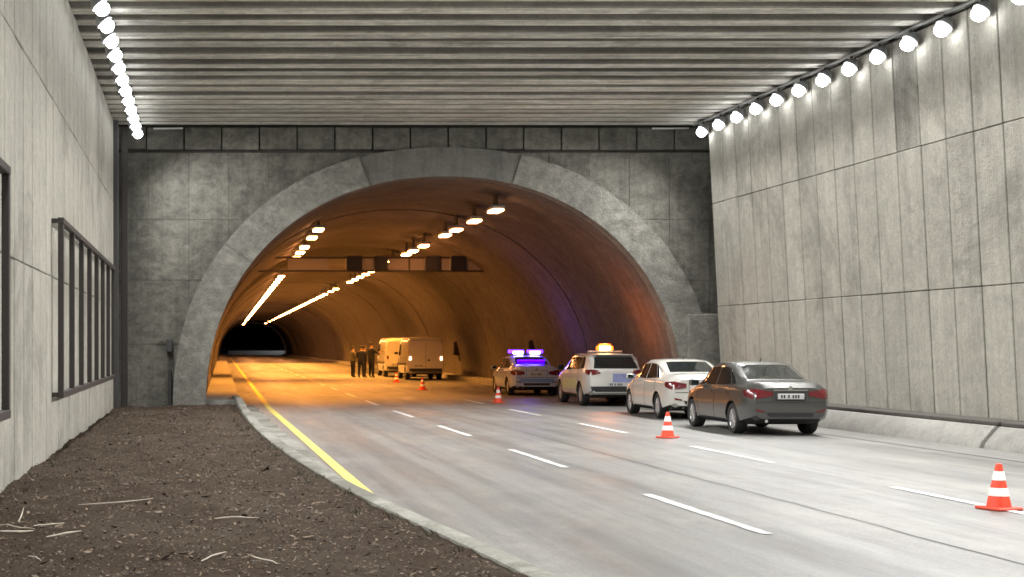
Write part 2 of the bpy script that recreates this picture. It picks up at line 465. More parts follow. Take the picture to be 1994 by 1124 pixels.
# ------------------------------------------------------------------ ceiling of transverse beams
ceil_root = kind(empty('ceiling', (0, 0, 0)), 'structure')
obj('slab', box(-3.2, 16.2, -8, 43.2, 8.42, 8.7), 'slab', ceil_root)
beam_meshes = []
for k in range(9):
    wv = random.uniform(.50, .74)
    b_ = box(-9.6, 9.6, -wv / 2, wv / 2, 0, .36, .03)
    me_ = bpy.data.meshes.new('beam'); b_.to_mesh(me_); b_.free(); me_.materials.append(M['beam']); me_.materials.append(M['beam_side_shaded'])
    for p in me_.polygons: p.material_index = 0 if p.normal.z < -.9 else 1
    beam_meshes.append(me_)
y = -7.5; i = 0
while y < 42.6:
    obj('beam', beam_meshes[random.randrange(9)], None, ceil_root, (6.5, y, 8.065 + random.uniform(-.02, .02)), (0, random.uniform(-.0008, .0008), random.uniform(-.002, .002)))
    step = 1.03 if y < 37.5 else .74
    y += step * random.choice((1, 1, 1, 1.12, .94)); i += 1

# ------------------------------------------------------------------ portal wall with the arch
EXP = 2.15
def arch(a, h, n=48, x0=0.0):
    """points left foot -> right foot, local to arch centre"""
    out = []
    for k in range(n + 1):
        t = math.pi * k / n
        c, s = -math.cos(t), math.sin(t)
        out.append((a * math.copysign(abs(c) ** (2 / EXP), c), h * abs(s) ** (2 / EXP)))
    return out
def inside(x, z, a, h): return z < h and (abs(x) / a) ** EXP + (max(z, 0) / h) ** EXP < 1
AI, HI = 6.85, 6.66
AO, HO = 7.80, 7.52
portal = tag(empty('tunnel_portal', (7.05, PORT, 0)), 'stained grey concrete portal wall with the arched tunnel mouth', 'tunnel portal')
XL, XR = -2.6 - 7.05, 15.9 - 7.05
PROWS = [(-.1, 1.85), (1.85, 3.70), (3.70, 5.45), (5.45, 7.38)]
ncol = 16; cw = (XR - XL) / ncol
for ci in range(ncol):
    for (z0, z1) in PROWS:
        xa, xb = XL + ci * cw + .005, XL + (ci + 1) * cw - .005
        za, zb = z0 + .005, z1 - .005
        bm = bmesh.new(); n = 7; g = {}
        for p in range(n):
            for q in range(n):
                x0, x1 = xa + (xb - xa) * p / n, xa + (xb - xa) * (p + 1) / n
                u0, u1 = za + (zb - za) * q / n, za + (zb - za) * (q + 1) / n
                if inside((x0 + x1) / 2, (u0 + u1) / 2, AI + .38, HI + .38): continue
                f_ = []
                for (xx, zz, kk) in ((x0, u0, (p, q)), (x1, u0, (p + 1, q)), (x1, u1, (p + 1, q + 1)), (x0, u1, (p, q + 1))):
                    if kk not in g: g[kk] = bm.verts.new((xx, 0, zz))
                    f_.append(g[kk])
                bm.faces.new(f_)
        if not bm.faces: bm.free(); continue
        ex = bmesh.ops.extrude_face_region(bm, geom=bm.faces[:])
        for v in ex['geom']:
            if isinstance(v, bmesh.types.BMVert): v.co.y += .2
        bmesh.ops.recalc_face_normals(bm, faces=bm.faces)
        obj('panel', bm, 'portal', portal, (0, random.uniform(-.015, .015), 0))
# coping row of blocks under the ceiling
nb = 17; bw = (XR - XL) / nb
for k in range(nb):
    obj('coping_block', box(XL + k * bw + .02, XL + (k + 1) * bw - .02, 0, .3, 7.46, 8.1, .02), 'portal', portal, (0, -.06 + random.uniform(-.012, .012), random.uniform(-.01, .01)))
# dark backing in the joints, around the arch
bm = bmesh.new()
o1 = arch(AI + .3, HI + .3, 48)
top = [bm.verts.new((x, .1, z)) for x, z in o1]
outp = []
for x, z in o1:
    L_ = max(abs(x) / abs(XL if x < 0 else XR), z / 8.2, 1e-6)
    outp.append(bm.verts.new((x / L_, .1, min(8.2, z / L_)) if z > 0 else (XL if x < 0 else XR, .1, z)))
for i in range(len(top) - 1): bm.faces.new((top[i], top[i + 1], outp[i + 1], outp[i]))
obj('backing', bm, 'joint', portal)

def ring_seg(name, i0, i1, ai, hi, ao, ho, y0, y1, m, rough_amp, parent, N_=96):
    """solid arch segment between indices of the N_-step curve; rough outer faces"""
    inn, out = arch(ai, hi, N_), arch(ao, ho, N_)
    bm = bmesh.new(); rows = []
    dep = 5
    for i in range(i0, i1 + 1):
        (xa, za), (xb, zb) = inn[i], out[i]
        row = []
        for k in range(dep):      # front face, inner to outer
            t = k / (dep - 1)
            row.append(bm.verts.new((xa + (xb - xa) * t, y0 + (random.uniform(-1, 1) * rough_amp if 0 < k else 0), za + (zb - za) * t)))
        row.append(bm.verts.new((xb, y1, zb)))
        row.append(bm.verts.new((xa, y1, za)))
        if rough_amp:
            j = random.uniform(-1, 1) * rough_amp * 1.2
            row[dep - 1].co.x += j * .8; row[dep - 1].co.z += j
        rows.append(row)
    n = dep + 2
    for p, q in zip(rows[:-1], rows[1:]):
        for k in range(n): bm.faces.new((p[k], p[(k + 1) % n], q[(k + 1) % n], q[k]))
    bm.faces.new(rows[0][::-1]); bm.faces.new(rows[-1])
    bmesh.ops.recalc_face_normals(bm, faces=bm.faces)
    return obj(name, bm, m, parent)
ring_seg('arch_leg', 0, 20, AI, HI, AO, HO, -.32, .3, 'ring', .008, portal)
ring_seg('arch_haunch', 20, 39, AI, HI, AO, HO, -.34, .3, 'ring', .012, portal)
ring_seg('arch_crown', 39, 56, AI, HI, AO, HO - .02, -.27, .3, 'crown', .014, portal)
ring_seg('arch_haunch', 56, 80, AI, HI, AO, HO, -.30, .3, 'ring', .014, portal)
ring_seg('arch_leg', 80, 96, AI, HI, AO, HO, -.31, .3, 'ring', .012, portal)
obj('footing_block', box(6.95, 7.92, -.40, .1, -.05, 2.72, .04), 'ring', portal)
# ledge above the crown
obj('crown_ledge', box(-1.7, 1.8, -.2, 0, 7.30, 7.40, .02), 'ring', portal)
# corner returns and ducts
obj('side_return', box(XR - .3, XR, -1.6, -.02, -.1, 8.1), 'portal', portal)
obj('side_return', box(XL - .05, XL + .22, -2.1, -.02, -.1, 8.1), 'portal', portal)
d1 = tag(empty('cable_duct', (0, 0, 0)), 'dark vertical cable duct in the left corner by the portal', 'duct', 'cable ducts')
obj('channel', box(-2.36, -2.22, 40.9, 41.25, 0, 8.0, .01), 'pipe', d1); obj('lid', box(-2.20, -2.02, 42.3, 42.6, 0, 8.0, .01), 'steel_dark', d1)
d2 = tag(empty('drain_pipe', (0, 0, 0)), 'dark drain pipe left of the arch foot on the portal wall', 'pipe')
obj('pipe', tube([(-.83, 42.86, 0), (-.83, 42.86, 1.1)], .06), 'pipe', d2)
obj('junction_box', box(-.93, -.76, 42.8, 42.97, 1.62, 2.0, .02), 'pipe', d2)
d3 = tag(empty('cable_duct', (0, 0, 0)), 'dark vertical cable duct in the right corner beyond the footing', 'duct', 'cable ducts')
obj('channel', box(15.05, 15.35, 42.35, 42.7, 0, 7.9, .01), 'pipe', d3)

# thin pale conduits under the ceiling corners
for x0, x1, lab in ((-1.3, -.45, 'short white conduit at the ceiling edge by the left lamp row'), (13.0, 14.05, 'short white conduit at the ceiling edge by the right lamp row')):
    tag(obj('conduit', tube([(x0, 42.7, 8.03), (x1, 42.7, 8.04)], .025), 'white_enamel'), lab, 'conduit', 'ceiling conduits')

# ------------------------------------------------------------------ tunnel
tun = tag(empty('tunnel', (0, 0, 0)), 'arched concrete tunnel bore lit orange by lamp rows', 'tunnel')
segs = [43.25, 44.6] + list(np.arange(53.6, EXIT + 1, 9.9))
for si, (ya, yb) in enumerate(zip(segs[:-1], segs[1:])):
    off = (.0, .035, .01, .03, .015, .03)[si % 6] if si else 0.0
    bm = bmesh.new(); rows = []
    yy = np.linspace(ya, yb - .05, 4)
    for y in yy:
        rows.append([bm.verts.new((xc(y) + x, y, z - .02)) for x, z in arch(AI + .05 + off, HI + .04 + off, 56)])
    rows.append([bm.verts.new((xc(yb) + x, yb - .05, z - .02)) for x, z in arch(AI + .45, HI + .45, 56)])
    rows.insert(0, [bm.verts.new((xc(ya) + x, ya, z - .02)) for x, z in arch(AI + .45, HI + .45, 56)])
    for p, q in zip(rows[:-1], rows[1:]):
        for k in range(len(p) - 1): bm.faces.new((p[k], p[k + 1], q[k + 1], q[k]))
    bmesh.ops.recalc_face_normals(bm, faces=bm.faces)
    smooth(obj('lining_segment', bm, 'lining', tun), 35)
bm = bmesh.new(); rows = []
for y in (43.2, 100, 200, EXIT): rows.append([bm.verts.new((xc(y) + x, y, z - .02)) for x, z in arch(AI + .4, HI + .4, 40)])
for p, q in zip(rows[:-1], rows[1:]):
    for k in range(len(p) - 1): bm.faces.new((p[k], p[k + 1], q[k + 1], q[k]))
obj('outer_shell', bm, 'joint', tun)
def walkway(xa, xb, label):
    bm = bmesh.new(); rows = []
    for y in [43.5] + list(np.arange(50, EXIT + 4, 10)):
        c_ = xc(y); rows.append([bm.verts.new(p) for p in ((c_ + xa, y, -.02), (c_ + xa, y, .22), (c_ + xb, y, .22), (c_ + xb, y, -.02))])
    for p, q in zip(rows[:-1], rows[1:]):
        for k in range(3): bm.faces.new((p[k], p[k + 1], q[k + 1], q[k]))
    bm.faces.new(rows[0]); bmesh.ops.recalc_face_normals(bm, faces=bm.faces)
    kind(obj('tunnel_walkway', bm, 'barrier'), 'structure')
walkway(-6.9, -5.85, ''); walkway(6.15, 6.9, '')
# far portal ring and barrier beyond it, painted white for light on them
er = tag(empty('exit_ring', (xc(EXIT), EXIT, 0)), 'pale arched rim at the far end of the tunnel', 'arch')
ring_seg('rim', 0, 40, AI - .1, HI - .1, AI + .8, HI + .8, -.3, .3, 'white_enamel', 0, er, 40)
eb = tag(empty('far_barrier', (12.5, EXIT + 9, 0)), 'long pale barrier across the far end of the tunnel', 'barrier')
obj('block', box(-6.2, 7.5, -.25, .25, -.05, .85, .08), 'white_enamel', eb)

fo = tag(empty('yard_lamp', (18.2, EXIT + 6.0, 0)), 'lamp post just outside the far end of the tunnel', 'lamp post')
obj('pole', tube([(2.6, 0, -.05), (2.6, 0, 7.4), (2.3, 0, 7.8), (.4, 0, 7.9)], .07, 8), 'galv', fo)
obj('lamp_head', box(-.1, .5, -.15, .15, 7.82, 7.92, .02), 'flood', fo)
pl = bpy.data.lights.new('yard_light', 'SPOT'); pl.energy = 500; pl.spot_size = math.radians(150); pl.shadow_soft_size = .2; pl.color = (.9, .95, 1)
lo = bpy.data.objects.new('yard_light', pl); link(lo, fo); lo.location = (.1, 0, 7.75)

# sign gantry inside the tunnel
GY = 64.0
gx = xc(GY)
gan = tag(empty('sign_gantry', (gx, GY, 0)), 'horizontal lane signal gantry spanning the tunnel arch', 'gantry')
for z in (5.02, 5.60):
    obj('rail', box(-5.1 if z < 5.3 else -4.2, 5.1 if z < 5.3 else 4.2, -.05, .05, z - .04, z + .04, .01), 'steel_dark', gan)
def gp(xpx): return (xpx - PX) * GY / F - gx
for a, b_ in ((560, 640), (705, 728), (757, 795), (799, 825), (858, 876), (907, 938)):
    obj('panel', box(gp(a), gp(b_), -.02, .03, 5.06, 5.56, .01), 'sign_panel', gan)
for a, b_ in ((674, 704), (729, 754), (827, 857), (877, 906)):
    s_ = obj('signal_box', box(gp(a), gp(b_), -.16, .1, 5.0, 5.66, .02), 'sign_black', gan)
    obj('visor', box(gp(a) - .01, gp(b_) + .01, -.26, -.16, 5.64, 5.67), 'black', s_)

# ------------------------------------------------------------------ lamps
# floodlight of the approach: housing, bracket, domed lens, spot
fl_house = bpy.data.meshes.new('housing'); b_ = lathe([(0, .16), (.07, .16), (.12, .08), (.16, 0), (.165, -.03), (.14, -.03)], 20); b_.to_mesh(fl_house); b_.free(); fl_house.materials.append(M['galv'])
fl_lens = bpy.data.meshes.new('lens'); b_ = lathe([(.09, -.02), (.135, -.06), (.155, -.12), (.15, -.17), (.115, -.225), (.06, -.255), (0, -.265)], 20); b_.to_mesh(fl_lens); b_.free(); fl_lens.materials.append(M['flood'])
fl_lens.polygons.foreach_set('use_smooth', [True] * len(fl_lens.polygons))
fl_br = bpy.data.meshes.new('bracket'); b_ = box(-.02, .02, -.02, .02, .14, .40); box(-.16, .16, -.03, .03, .39, .41, bm=b_); b_.to_mesh(fl_br); b_.free(); fl_br.materials.append(M['steel_dark'])
spot = {}
for side, sg in (('left', 1), ('right', -1)):
    sp = bpy.data.lights.new('flood_' + side, 'SPOT')
    sp.energy = FLOOD_W * (.85 if side == 'left' else 1.05); sp.spot_size = math.radians(142); sp.spot_blend = 1.0; sp.shadow_soft_size = .14; sp.color = (1.0, .995, .98)
    spot[side] = sp
def floodlight(x, y, side, idx):
    sg = 1 if side == 'left' else -1
    root = tag(empty('floodlight', (x, y, 7.80)), '%s floodlight from the portal in the row along the %s wall' % (ordinal(idx), side), 'floodlight', 'floodlights along the %s wall' % side)
    tilt = -sg * math.radians(38)
    back = -math.radians(4)
    obj('housing', fl_house, None, root, (0, 0, 0), (back, tilt, 0)); le = obj('lens', fl_lens, None, root, (0, 0, 0), (back, tilt, 0)); le.scale = (.86, .86, .86); obj('bracket', fl_br, None, root, (0, 0, -.14))
    l = bpy.data.objects.new('lamp_light', spot[side]); link(l, root)
    l.rotation_euler = (math.radians(-1), tilt, 0); l.location = l.rotation_euler.to_matrix() @ Vector((0, 0, -.42))
yl = [41.6 - 1.40 * k for k in range(28)]
yr = [41.3 - 1.335 * k for k in range(29)]
for i, y in enumerate(yl): floodlight(-1.76, y, 'left', i + 1)
for i, y in enumerate(yr): floodlight(14.0, y, 'right', i + 1)

for x, lab in ((-1.76, 'thin galvanised tray carrying the left row of floodlights'), (14.0, 'thin galvanised tray carrying the right row of floodlights')):
    tr_ = tag(empty('cable_tray', (x, 22.5, 8.03)), lab, 'cable tray', 'cable trays above the floodlights')
    obj('tray', box(-.035, .035, -19.4, 19.6, -.02, .012), 'galv', tr_)
    obj('cable', tube([(.055 + .01 * math.sin(k * 1.7), -19.3 + 38.8 * k / 40, -.005 - .01 * (k % 2)) for k in range(41)], .009, 6), 'black', tr_)
# cabinets on the right tunnel wall
for y, lab in ((83.0, 'small dark wall cabinet beyond the near van'), (62.8, 'small dark wall cabinet above the police sedan')):
    cb_ = tag(empty('wall_cabinet', (xc(y) + 6.62, y, 1.3)), lab, 'cabinet', 'wall cabinets in the tunnel')
    obj('case', box(-.12, .25, -.35, .35, 0, .75, .02), 'steel_dark', cb_); obj('door', box(-.145, -.12, -.31, .31, .04, .71, .008), 'pipe', cb_)
# sodium lamps in the tunnel
sh = bpy.data.meshes.new('housing'); b_ = box(-.2, .2, -.5, .5, .0, .12, .03); b_.to_mesh(sh); b_.free(); sh.materials.append(M['galv'])
sn = bpy.data.meshes.new('lens'); b_ = box(-.17, .17, -.46, .46, -.07, -.005, .02); b_.to_mesh(sn); b_.free(); sn.materials.append(M['sodium'])
sn_dim = sn.copy(); sn_dim.materials.clear(); sn_dim.materials.append(M['sodium_dim'])
sr = bpy.data.meshes.new('hanger'); b_ = box(-.02, .02, -.25, .25, .115, .5); b_.to_mesh(sr); b_.free(); sr.materials.append(M['steel_dark'])
ts = bpy.data.lights.new('sodium_beam', 'SPOT'); ts.energy = 1750; ts.spot_size = math.radians(120); ts.spot_blend = .6; ts.shadow_soft_size = .15; ts.color = (1.0, .37, .05)
def tunnel_lamp(x, y, z, side, idx):
    root = tag(empty('tunnel_lamp', (x, y, z)), '%s orange tunnel lamp from the portal in the %s row' % (ordinal(idx), side), 'tunnel lamp', '%s row of tunnel lamps' % side)
    obj('housing', sh, None, root); obj('lens', sn_dim if y < 58 else sn, None, root); obj('hanger', sr, None, root)
    if y < 160 and (side == 'left' or y > 70): l = bpy.data.objects.new('lamp_light', ts); link(l, root); l.location = (0, 0, -.28)
rows_r = [45.8, 49.6, 53.4, 56.0, 61.8, 65.2, 67.6, 72.8, 82.7, 86.2, 89.6, 93.0, 96.4, 108, 113] + list(np.arange(119, 212, 4.0)) + [220, 232, 248, 268]
rows_l = [52.3, 56.1, 61.5, 65.0, 68.5, 72.0] + list(np.arange(87, 232, 4.0)) + [243, 258, 276]
for i, y in enumerate(rows_r): tunnel_lamp(9.13 + .0132 * (y - 45.8), y, 5.98, 'right', i + 1)
for i, y in enumerate(rows_l): tunnel_lamp(4.2 + .0180 * (y - 52.3), y, 5.90, 'left', i + 1)

# ------------------------------------------------------------------ steel frames on the left wall
def wall_frame(y0, y1, n, label):
    root = tag(empty('steel_frame', (-2.2, y0, 1.0)), label, 'frame', 'empty steel frames on the left wall')
    L = y1 - y0
    obj('top_rail', box(-.05, .05, -.06, L + .06, 2.74, 2.84, .008), 'steel_dark', root)
    obj('bottom_rail', box(-.05, .05, -.06, L + .06, -.04, .06, .008), 'steel_dark', root)
    me_ = None
    for k in range(n):
        yy = L * k / (n - 1)
        if me_ is None:
            b2 = box(-.045, .045, -.06, .06, .06, 2.74, .006); me_ = bpy.data.meshes.new('post'); b2.to_mesh(me_); b2.free(); me_.materials.append(M['steel_dark'])
        obj('post', me_, None, root, (0, yy, 0))
    for yy in (-.0, L):
        for z in (0.01, 2.79):
            obj('bracket', box(-.16, -.05, yy - .04, yy + .04, z - .035, z + .035), 'steel_dark', root)
wall_frame(23.8, 38.3, 8, 'empty dark steel frame of upright bars beside the portal')
wall_frame(3.0, 17.0, 8, 'empty dark steel frame cut off by the left picture edge')

# sticks on the soil, located from the photograph's ground points
def gpt(px, py, z=.06):
    y = F * (H - z) / (py - PY); return ((px - PX) * y / F, y)
sticks = [((152, 985), (298, 982), .012, 'longest pale stick lying across the middle of the soil verge'),
          ((418, 1028), (503, 1022), .012, 'straight pale stick lying right of the longest stick'),
          ((392, 1104), (440, 1080), .010, 'short pale stick slanting up to the right near the front'),
          ((488, 1093), (540, 1114), .011, 'short pale stick slanting down to the right near the front'),
          ((66, 1029), (125, 1020), .010, 'thin pale stick at the right of the twig heap by the wall'),
          ((0, 1024), (68, 1036), .012, 'pale stick at the left of the twig heap by the wall'),
          ((90, 1046), (158, 1036), .014, 'thick pale stick below the twig heap by the wall'),
          ((0, 1044), (65, 1038), .017, 'broad pale splinter of the twig heap by the left edge'),
          ((55, 1088), (80, 1106), .008, 'small curved twig near the bottom left'),
          ((36, 1022), (46, 1006), .010, 'stubby twig standing up from the twig heap')]
for (a, b_, r_, lab) in sticks:
    (x0, y0), (x1, y1) = gpt(*a), gpt(*b_)
    pts = []
    for k in range(6):
        t = k / 5
        x, y = x0 + (x1 - x0) * t, y0 + (y1 - y0) * t + random.uniform(-.004, .004)
        pts.append((x, y, verge_z(x, y) + .022 + (.10 * t if 'stubby' in lab else 0) + random.uniform(-.003, .003)))
    tag(smooth(obj('stick', tube(pts, [r_ * .6 * q for q in (.6, 1.0, .9, 1.25, .8, .45)], 6), 'wood')), lab, 'stick', 'sticks on the soil verge')
# weeds along the kerb and the wall foot: uncountable blades
M['weed'] = plain('weed', (.055, .055, .028), .8, vary=.5)
vv, ff = [], []
for _ in range(36):
    y = random.uniform(12, 34)
    x = kx(y) - .27 - abs(random.gauss(0, .12)) if random.random() < .72 else -2.3 + abs(random.gauss(0, .1))
    for b_ in range(random.randint(4, 10)):
        a = random.uniform(0, 6.28); l_ = random.uniform(.03, .11); px_, py_ = x + random.gauss(0, .03), y + random.gauss(0, .03)
        z = verge_z(px_, py_) - .005; i0 = len(vv); w_ = .005
        dx, dy = math.cos(a), math.sin(a); ln = random.uniform(.2, .9)
        vv += [(px_ - dy * w_, py_ + dx * w_, z), (px_ + dy * w_, py_ - dx * w_, z), (px_ + dx * l_ * ln * .5, py_ + dy * l_ * ln * .5, z + l_ * .7), (px_ + dx * l_ * ln, py_ + dy * l_ * ln, z + l_ * .9)]
        ff += [(i0, i0 + 1, i0 + 2), (i0 + 2, i0 + 1, i0 + 3)]
me = bpy.data.meshes.new('weeds'); me.from_pydata(vv, [], ff)
kind(tag(obj('weeds', me, 'weed'), 'sparse low weeds along the kerb and wall foot', 'weeds'), 'stuff')
# pale flakes of rubble: uncountable crumbs
bm = bmesh.new()
for _ in range(420):
    y = 9 + 33 * random.random(); x = random.uniform(-2.2, kx(y) - .4)
    s = random.uniform(.008, .028) * (2 if random.random() < .04 else 1); z = verge_z(x, y) + s * .25
    r2 = bmesh.ops.create_icosphere(bm, subdivisions=1, radius=s)
    q = Matrix.Rotation(random.uniform(0, 6.28), 4, 'Z')
    sc = Vector((random.uniform(.7, 1.5), random.uniform(.6, 1.2), random.uniform(.25, .5)))
    for v in r2['verts']:
        v.co = q @ Vector((v.co.x * sc.x, v.co.y * sc.y, v.co.z * sc.z)) + Vector((x, y, z))
kind(tag(obj('rubble_crumbs', bm, 'ledge'), 'scattered pale crumbs of rubble on the soil verge', 'rubble'), 'stuff')

# ------------------------------------------------------------------ vehicles
def smooth_interp(keys, ys, win=.10):
    kx_, kv = [k[0] for k in keys], [k[1] for k in keys]
    return np.array([np.mean([np.interp(y + d, kx_, kv) for d in np.linspace(-win, win, 7)]) for y in ys])

def car_body(spec):
    L = spec['L']
    ys = sorted(set([0, .015, .04, .08, .14, .22] + list(np.linspace(.3, L - .3, 44)) + [L - .22, L - .14, L - .08, L - .03, L]))
    ys = np.array(ys)
    zt, zbel, w, zb = (smooth_interp(spec[k], ys, spec.get('win', .07)) for k in ('top', 'belt', 'half', 'bottom'))
    fr = spec['tumble']
    bm = bmesh.new(); rings = []
    for y, t, be, ww, bo in zip(ys, zt, zbel, w, zb):
        h = max(.03, t - be)
        half = [(0, bo), (.80 * ww, bo), (.95 * ww, bo + .07), (.992 * ww, bo + .2), (1.0 * ww, bo + .55 * (be - bo)), (.99 * ww, be - .10), (.955 * ww, be - .015),
                (fr[0] * ww, be + .10 * h), ((fr[0] * .42 + fr[1] * .58) * ww, be + .5 * h), (fr[1] * ww, be + .82 * h), (fr[2] * ww, be + .95 * h), (fr[3] * ww, be + .993 * h), (0, t)]
        ring = [bm.verts.new((x, y - L / 2, z)) for x, z in half]
        ring += [bm.verts.new((-x, y - L / 2, z)) for x, z in half[-2:0:-1]]
        rings.append(ring)
    n = len(rings[0])
    for p, q in zip(rings[:-1], rings[1:]):
        for k in range(n): bm.faces.new((p[k], p[(k + 1) % n], q[(k + 1) % n], q[k]))
    bm.faces.new(rings[0]); bm.faces.new(rings[-1][::-1])
    bmesh.ops.recalc_face_normals(bm, faces=bm.faces)
    me = bpy.data.meshes.new('body'); bm.to_mesh(me); bm.free()
    o = bpy.data.objects.new('body', me); COL.objects.link(o)
    # wheel wells
    rw = spec['wheel_r'] + .045
    cb = bmesh.new()
    for ya in spec['axles']:
        for sx in (-1, 1):
            r_ = bmesh.ops.create_cone(cb, cap_ends=True, segments=32, radius1=rw, radius2=rw, depth=.5)
            for v in r_['verts']: v.co = Vector((v.co.z + sx * (spec['W'] / 2 - .26 + .25), v.co.x + ya - L / 2, v.co.y + spec['wheel_r'] + .01))
    cm = bpy.data.meshes.new('cut'); cb.to_mesh(cm); cb.free(); co = bpy.data.objects.new('cut', cm); COL.objects.link(co)
    md = o.modifiers.new('wells', 'BOOLEAN'); md.operation = 'DIFFERENCE'; md.object = co; md.solver = 'EXACT'
    dg = bpy.context.evaluated_depsgraph_get(); dg.update()
    new = bpy.data.meshes.new_from_object(o.evaluated_get(dg))
    bpy.data.objects.remove(o); bpy.data.objects.remove(co); new.name = 'body'
    new.materials.clear()
    new.materials.append(M[spec['paint']]); new.materials.append(M['under'])
    for p in new.polygons:
        c_ = p.center; p.material_index = 0
        if abs(p.normal.z) > .8 and c_.z < .36 and p.normal.z < 0: p.material_index = 1
        for ya in spec['axles']:
            d = math.hypot(c_.y - (ya - L / 2), c_.z - spec['wheel_r'] - .01)
            if d < rw + .004 and abs(c_.x) < spec['W'] / 2 - .004 and (abs(p.normal.x) < .3 or abs(c_.x) < spec['W'] / 2 - .2): p.material_index = 1
    return new

def bilerp(c, u, v):
    (a, b_, c2, d) = c
    return tuple((a[i] * (1 - u) + b_[i] * u) * (1 - v) + (d[i] * (1 - u) + c2[i] * u) * v for i in (0, 1))

DIRS = {'rear': Vector((0, 1, 0)), 'front': Vector((0, -1, 0)), 'left': Vector((1, 0, 0)), 'right': Vector((-1, 0, 0)), 'top': Vector((0, 0, -1))}
def patch(bvh, view, corners, m, name, parent, off=.006, n=10, mm=6, thick=.02):
    """a thin moulded piece lying on the body, outline given in a side/rear/top view"""
    d = DIRS[view]
    bm = bmesh.new(); g = []
    last = None
    for j in range(mm + 1):
        row = []
        for i in range(n + 1):
            a, b_ = bilerp(corners, i / n, j / mm)
            if view in ('rear', 'front'): o_ = Vector((a, -6 * d.y, b_))
            elif view in ('left', 'right'): o_ = Vector((-3 * d.x, a, b_))
            else: o_ = Vector((a, b_, 5))
            hit, nn, _, _ = bvh.ray_cast(o_, d)
            if hit is None:
                hit, nn, _, _ = bvh.find_nearest(o_ + d * (6 if view in ('rear', 'front') else 3))
                hit = Vector(hit)
            row.append(hit + (-d * .5 + nn * .5).normalized() * off if nn.dot(d) < 0 else hit - d * off)
        g.append(row)
    fv = [[bm.verts.new(p) for p in r] for r in g]
    bv = [[bm.verts.new(p + d * thick) for p in r] for r in g]
    for j in range(mm):
        for i in range(n):
            bm.faces.new((fv[j][i], fv[j][i + 1], fv[j + 1][i + 1], fv[j + 1][i]))
    edge = [(0, i) for i in range(n)] + [(j, n) for j in range(mm)] + [(mm, i) for i in range(n, 0, -1)] + [(j, 0) for j in range(mm, 0, -1)]
    for (p, q) in zip(edge, edge[1:] + edge[:1]):
        bm.faces.new((fv[p[0]][p[1]], fv[q[0]][q[1]], bv[q[0]][q[1]], bv[p[0]][p[1]]))
    bmesh.ops.recalc_face_normals(bm, faces=bm.faces)
    o = obj(name, bm, m, parent)
    # make the outer side face outwards
    me = o.data
    if me.polygons[0].normal.dot(d) > 0: me.flip_normals()
    return smooth(o, 35)

def rim_mesh(r):
    bm = lathe([(0, .0), (.05, .0), (.055, -.015), (r * .35, -.02), (r * .4, -.05), (r * .86, -.06), (r * .93, -.01), (r, .0), (r, -.16)], 30, 'x')
    for k in range(10):
        a = 2 * math.pi * k / 10
        b2 = bmesh.new(); box(-.03, .004, -.016, .016, r * .2, r * .95, .004, b2)
        rot = Matrix.Rotation(a, 4, 'X')
        for v in b2.verts: v.co = rot @ v.co
        t_ = bpy.data.meshes.new('t'); b2.to_mesh(t_); b2.free(); bm.from_mesh(t_); bpy.data.meshes.remove(t_)
    me = bpy.data.meshes.new('rim'); bm.to_mesh(me); bm.free(); me.materials.append(M['rim'])
    return me
def tyre_mesh(r, w_):
    ri = r * .66
    bm = lathe([(ri, 0), (r * .8, .012), (r * .93, .008), (r * .985, -.02), (r, -.045), (r, -w_ + .045), (r * .985, -w_ + .02), (r * .93, -w_ - .008), (ri, -w_), (ri, 0)], 32, 'x')
    me = bpy.data.meshes.new('tyre'); bm.to_mesh(me); bm.free(); me.materials.append(M['tyre'])
    me.polygons.foreach_set('use_smooth', [True] * len(me.polygons)); me.set_sharp_from_angle(angle=math.radians(40))
    return me

def wheels(spec, root):
    tm, rm = tyre_mesh(spec['wheel_r'], .21), rim_mesh(spec['wheel_r'] * .665)
    for ya in spec['axles']:
        for sx in (-1, 1):
            wr = obj('wheel', tm, None, root, (sx * (spec['W'] / 2 - .035), ya - spec['L'] / 2, spec['wheel_r']), (0, 0, 0 if sx > 0 else math.pi))
            obj('rim', rm, None, wr, (-.012, 0, 0))

def side_both(bvh, corners, m, name, root, **kw):
    for v in ('left', 'right'): patch(bvh, v, corners, m, name, root, **kw)

def mirrors(spec, root, bvh, y, z, m):
    for sx in (-1, 1):
        bm = bmesh.new(); box(-.10, .10, -.05, .06, -.07, .07, .04, bm, 3)
        x = sx * (spec['half_at_mirror'] + .08)
        mo = smooth(obj('side_mirror', bm, m, root, (x, y, z)), 60)
        obj('mirror_glass', box(-.075, .075, -.058, -.052, -.05, .05, .002), 'glass', mo)

def plate(root, x, y, z, bvh, name='number_plate', dark=False):
    p = obj(name, box(-.26, .26, -.012, .012, -.055, .055, .006), 'plate', root, (x, y, z))
    # blurred dark character strokes
    xs = -.2
    for grp in (2, 1, 3):
        for k in range(grp):
            obj('character', box(xs, xs + .032, -.0145, -.012, -.032, .032), 'black', p); xs += .052
        xs += .035
    return p

def rear_y(bvh, x, z):
    hit, _, _, _ = bvh.ray_cast(Vector((x, -6, z)), Vector((0, 1, 0)))
    return hit.y if hit else -2.2

def build_car(name, spec, loc, rot, label, cat, group):
    root = tag(empty(name, loc, (0, 0, rot)), label, cat, group)
    me = car_body(spec)
    bmx = bmesh.new(); bmx.from_mesh(me); bvh = BVHTree.FromBMesh(bmx); bmx.free()
    smooth(obj('body', me, None, root), 32)
    wheels(spec, root)
    return root, bvh

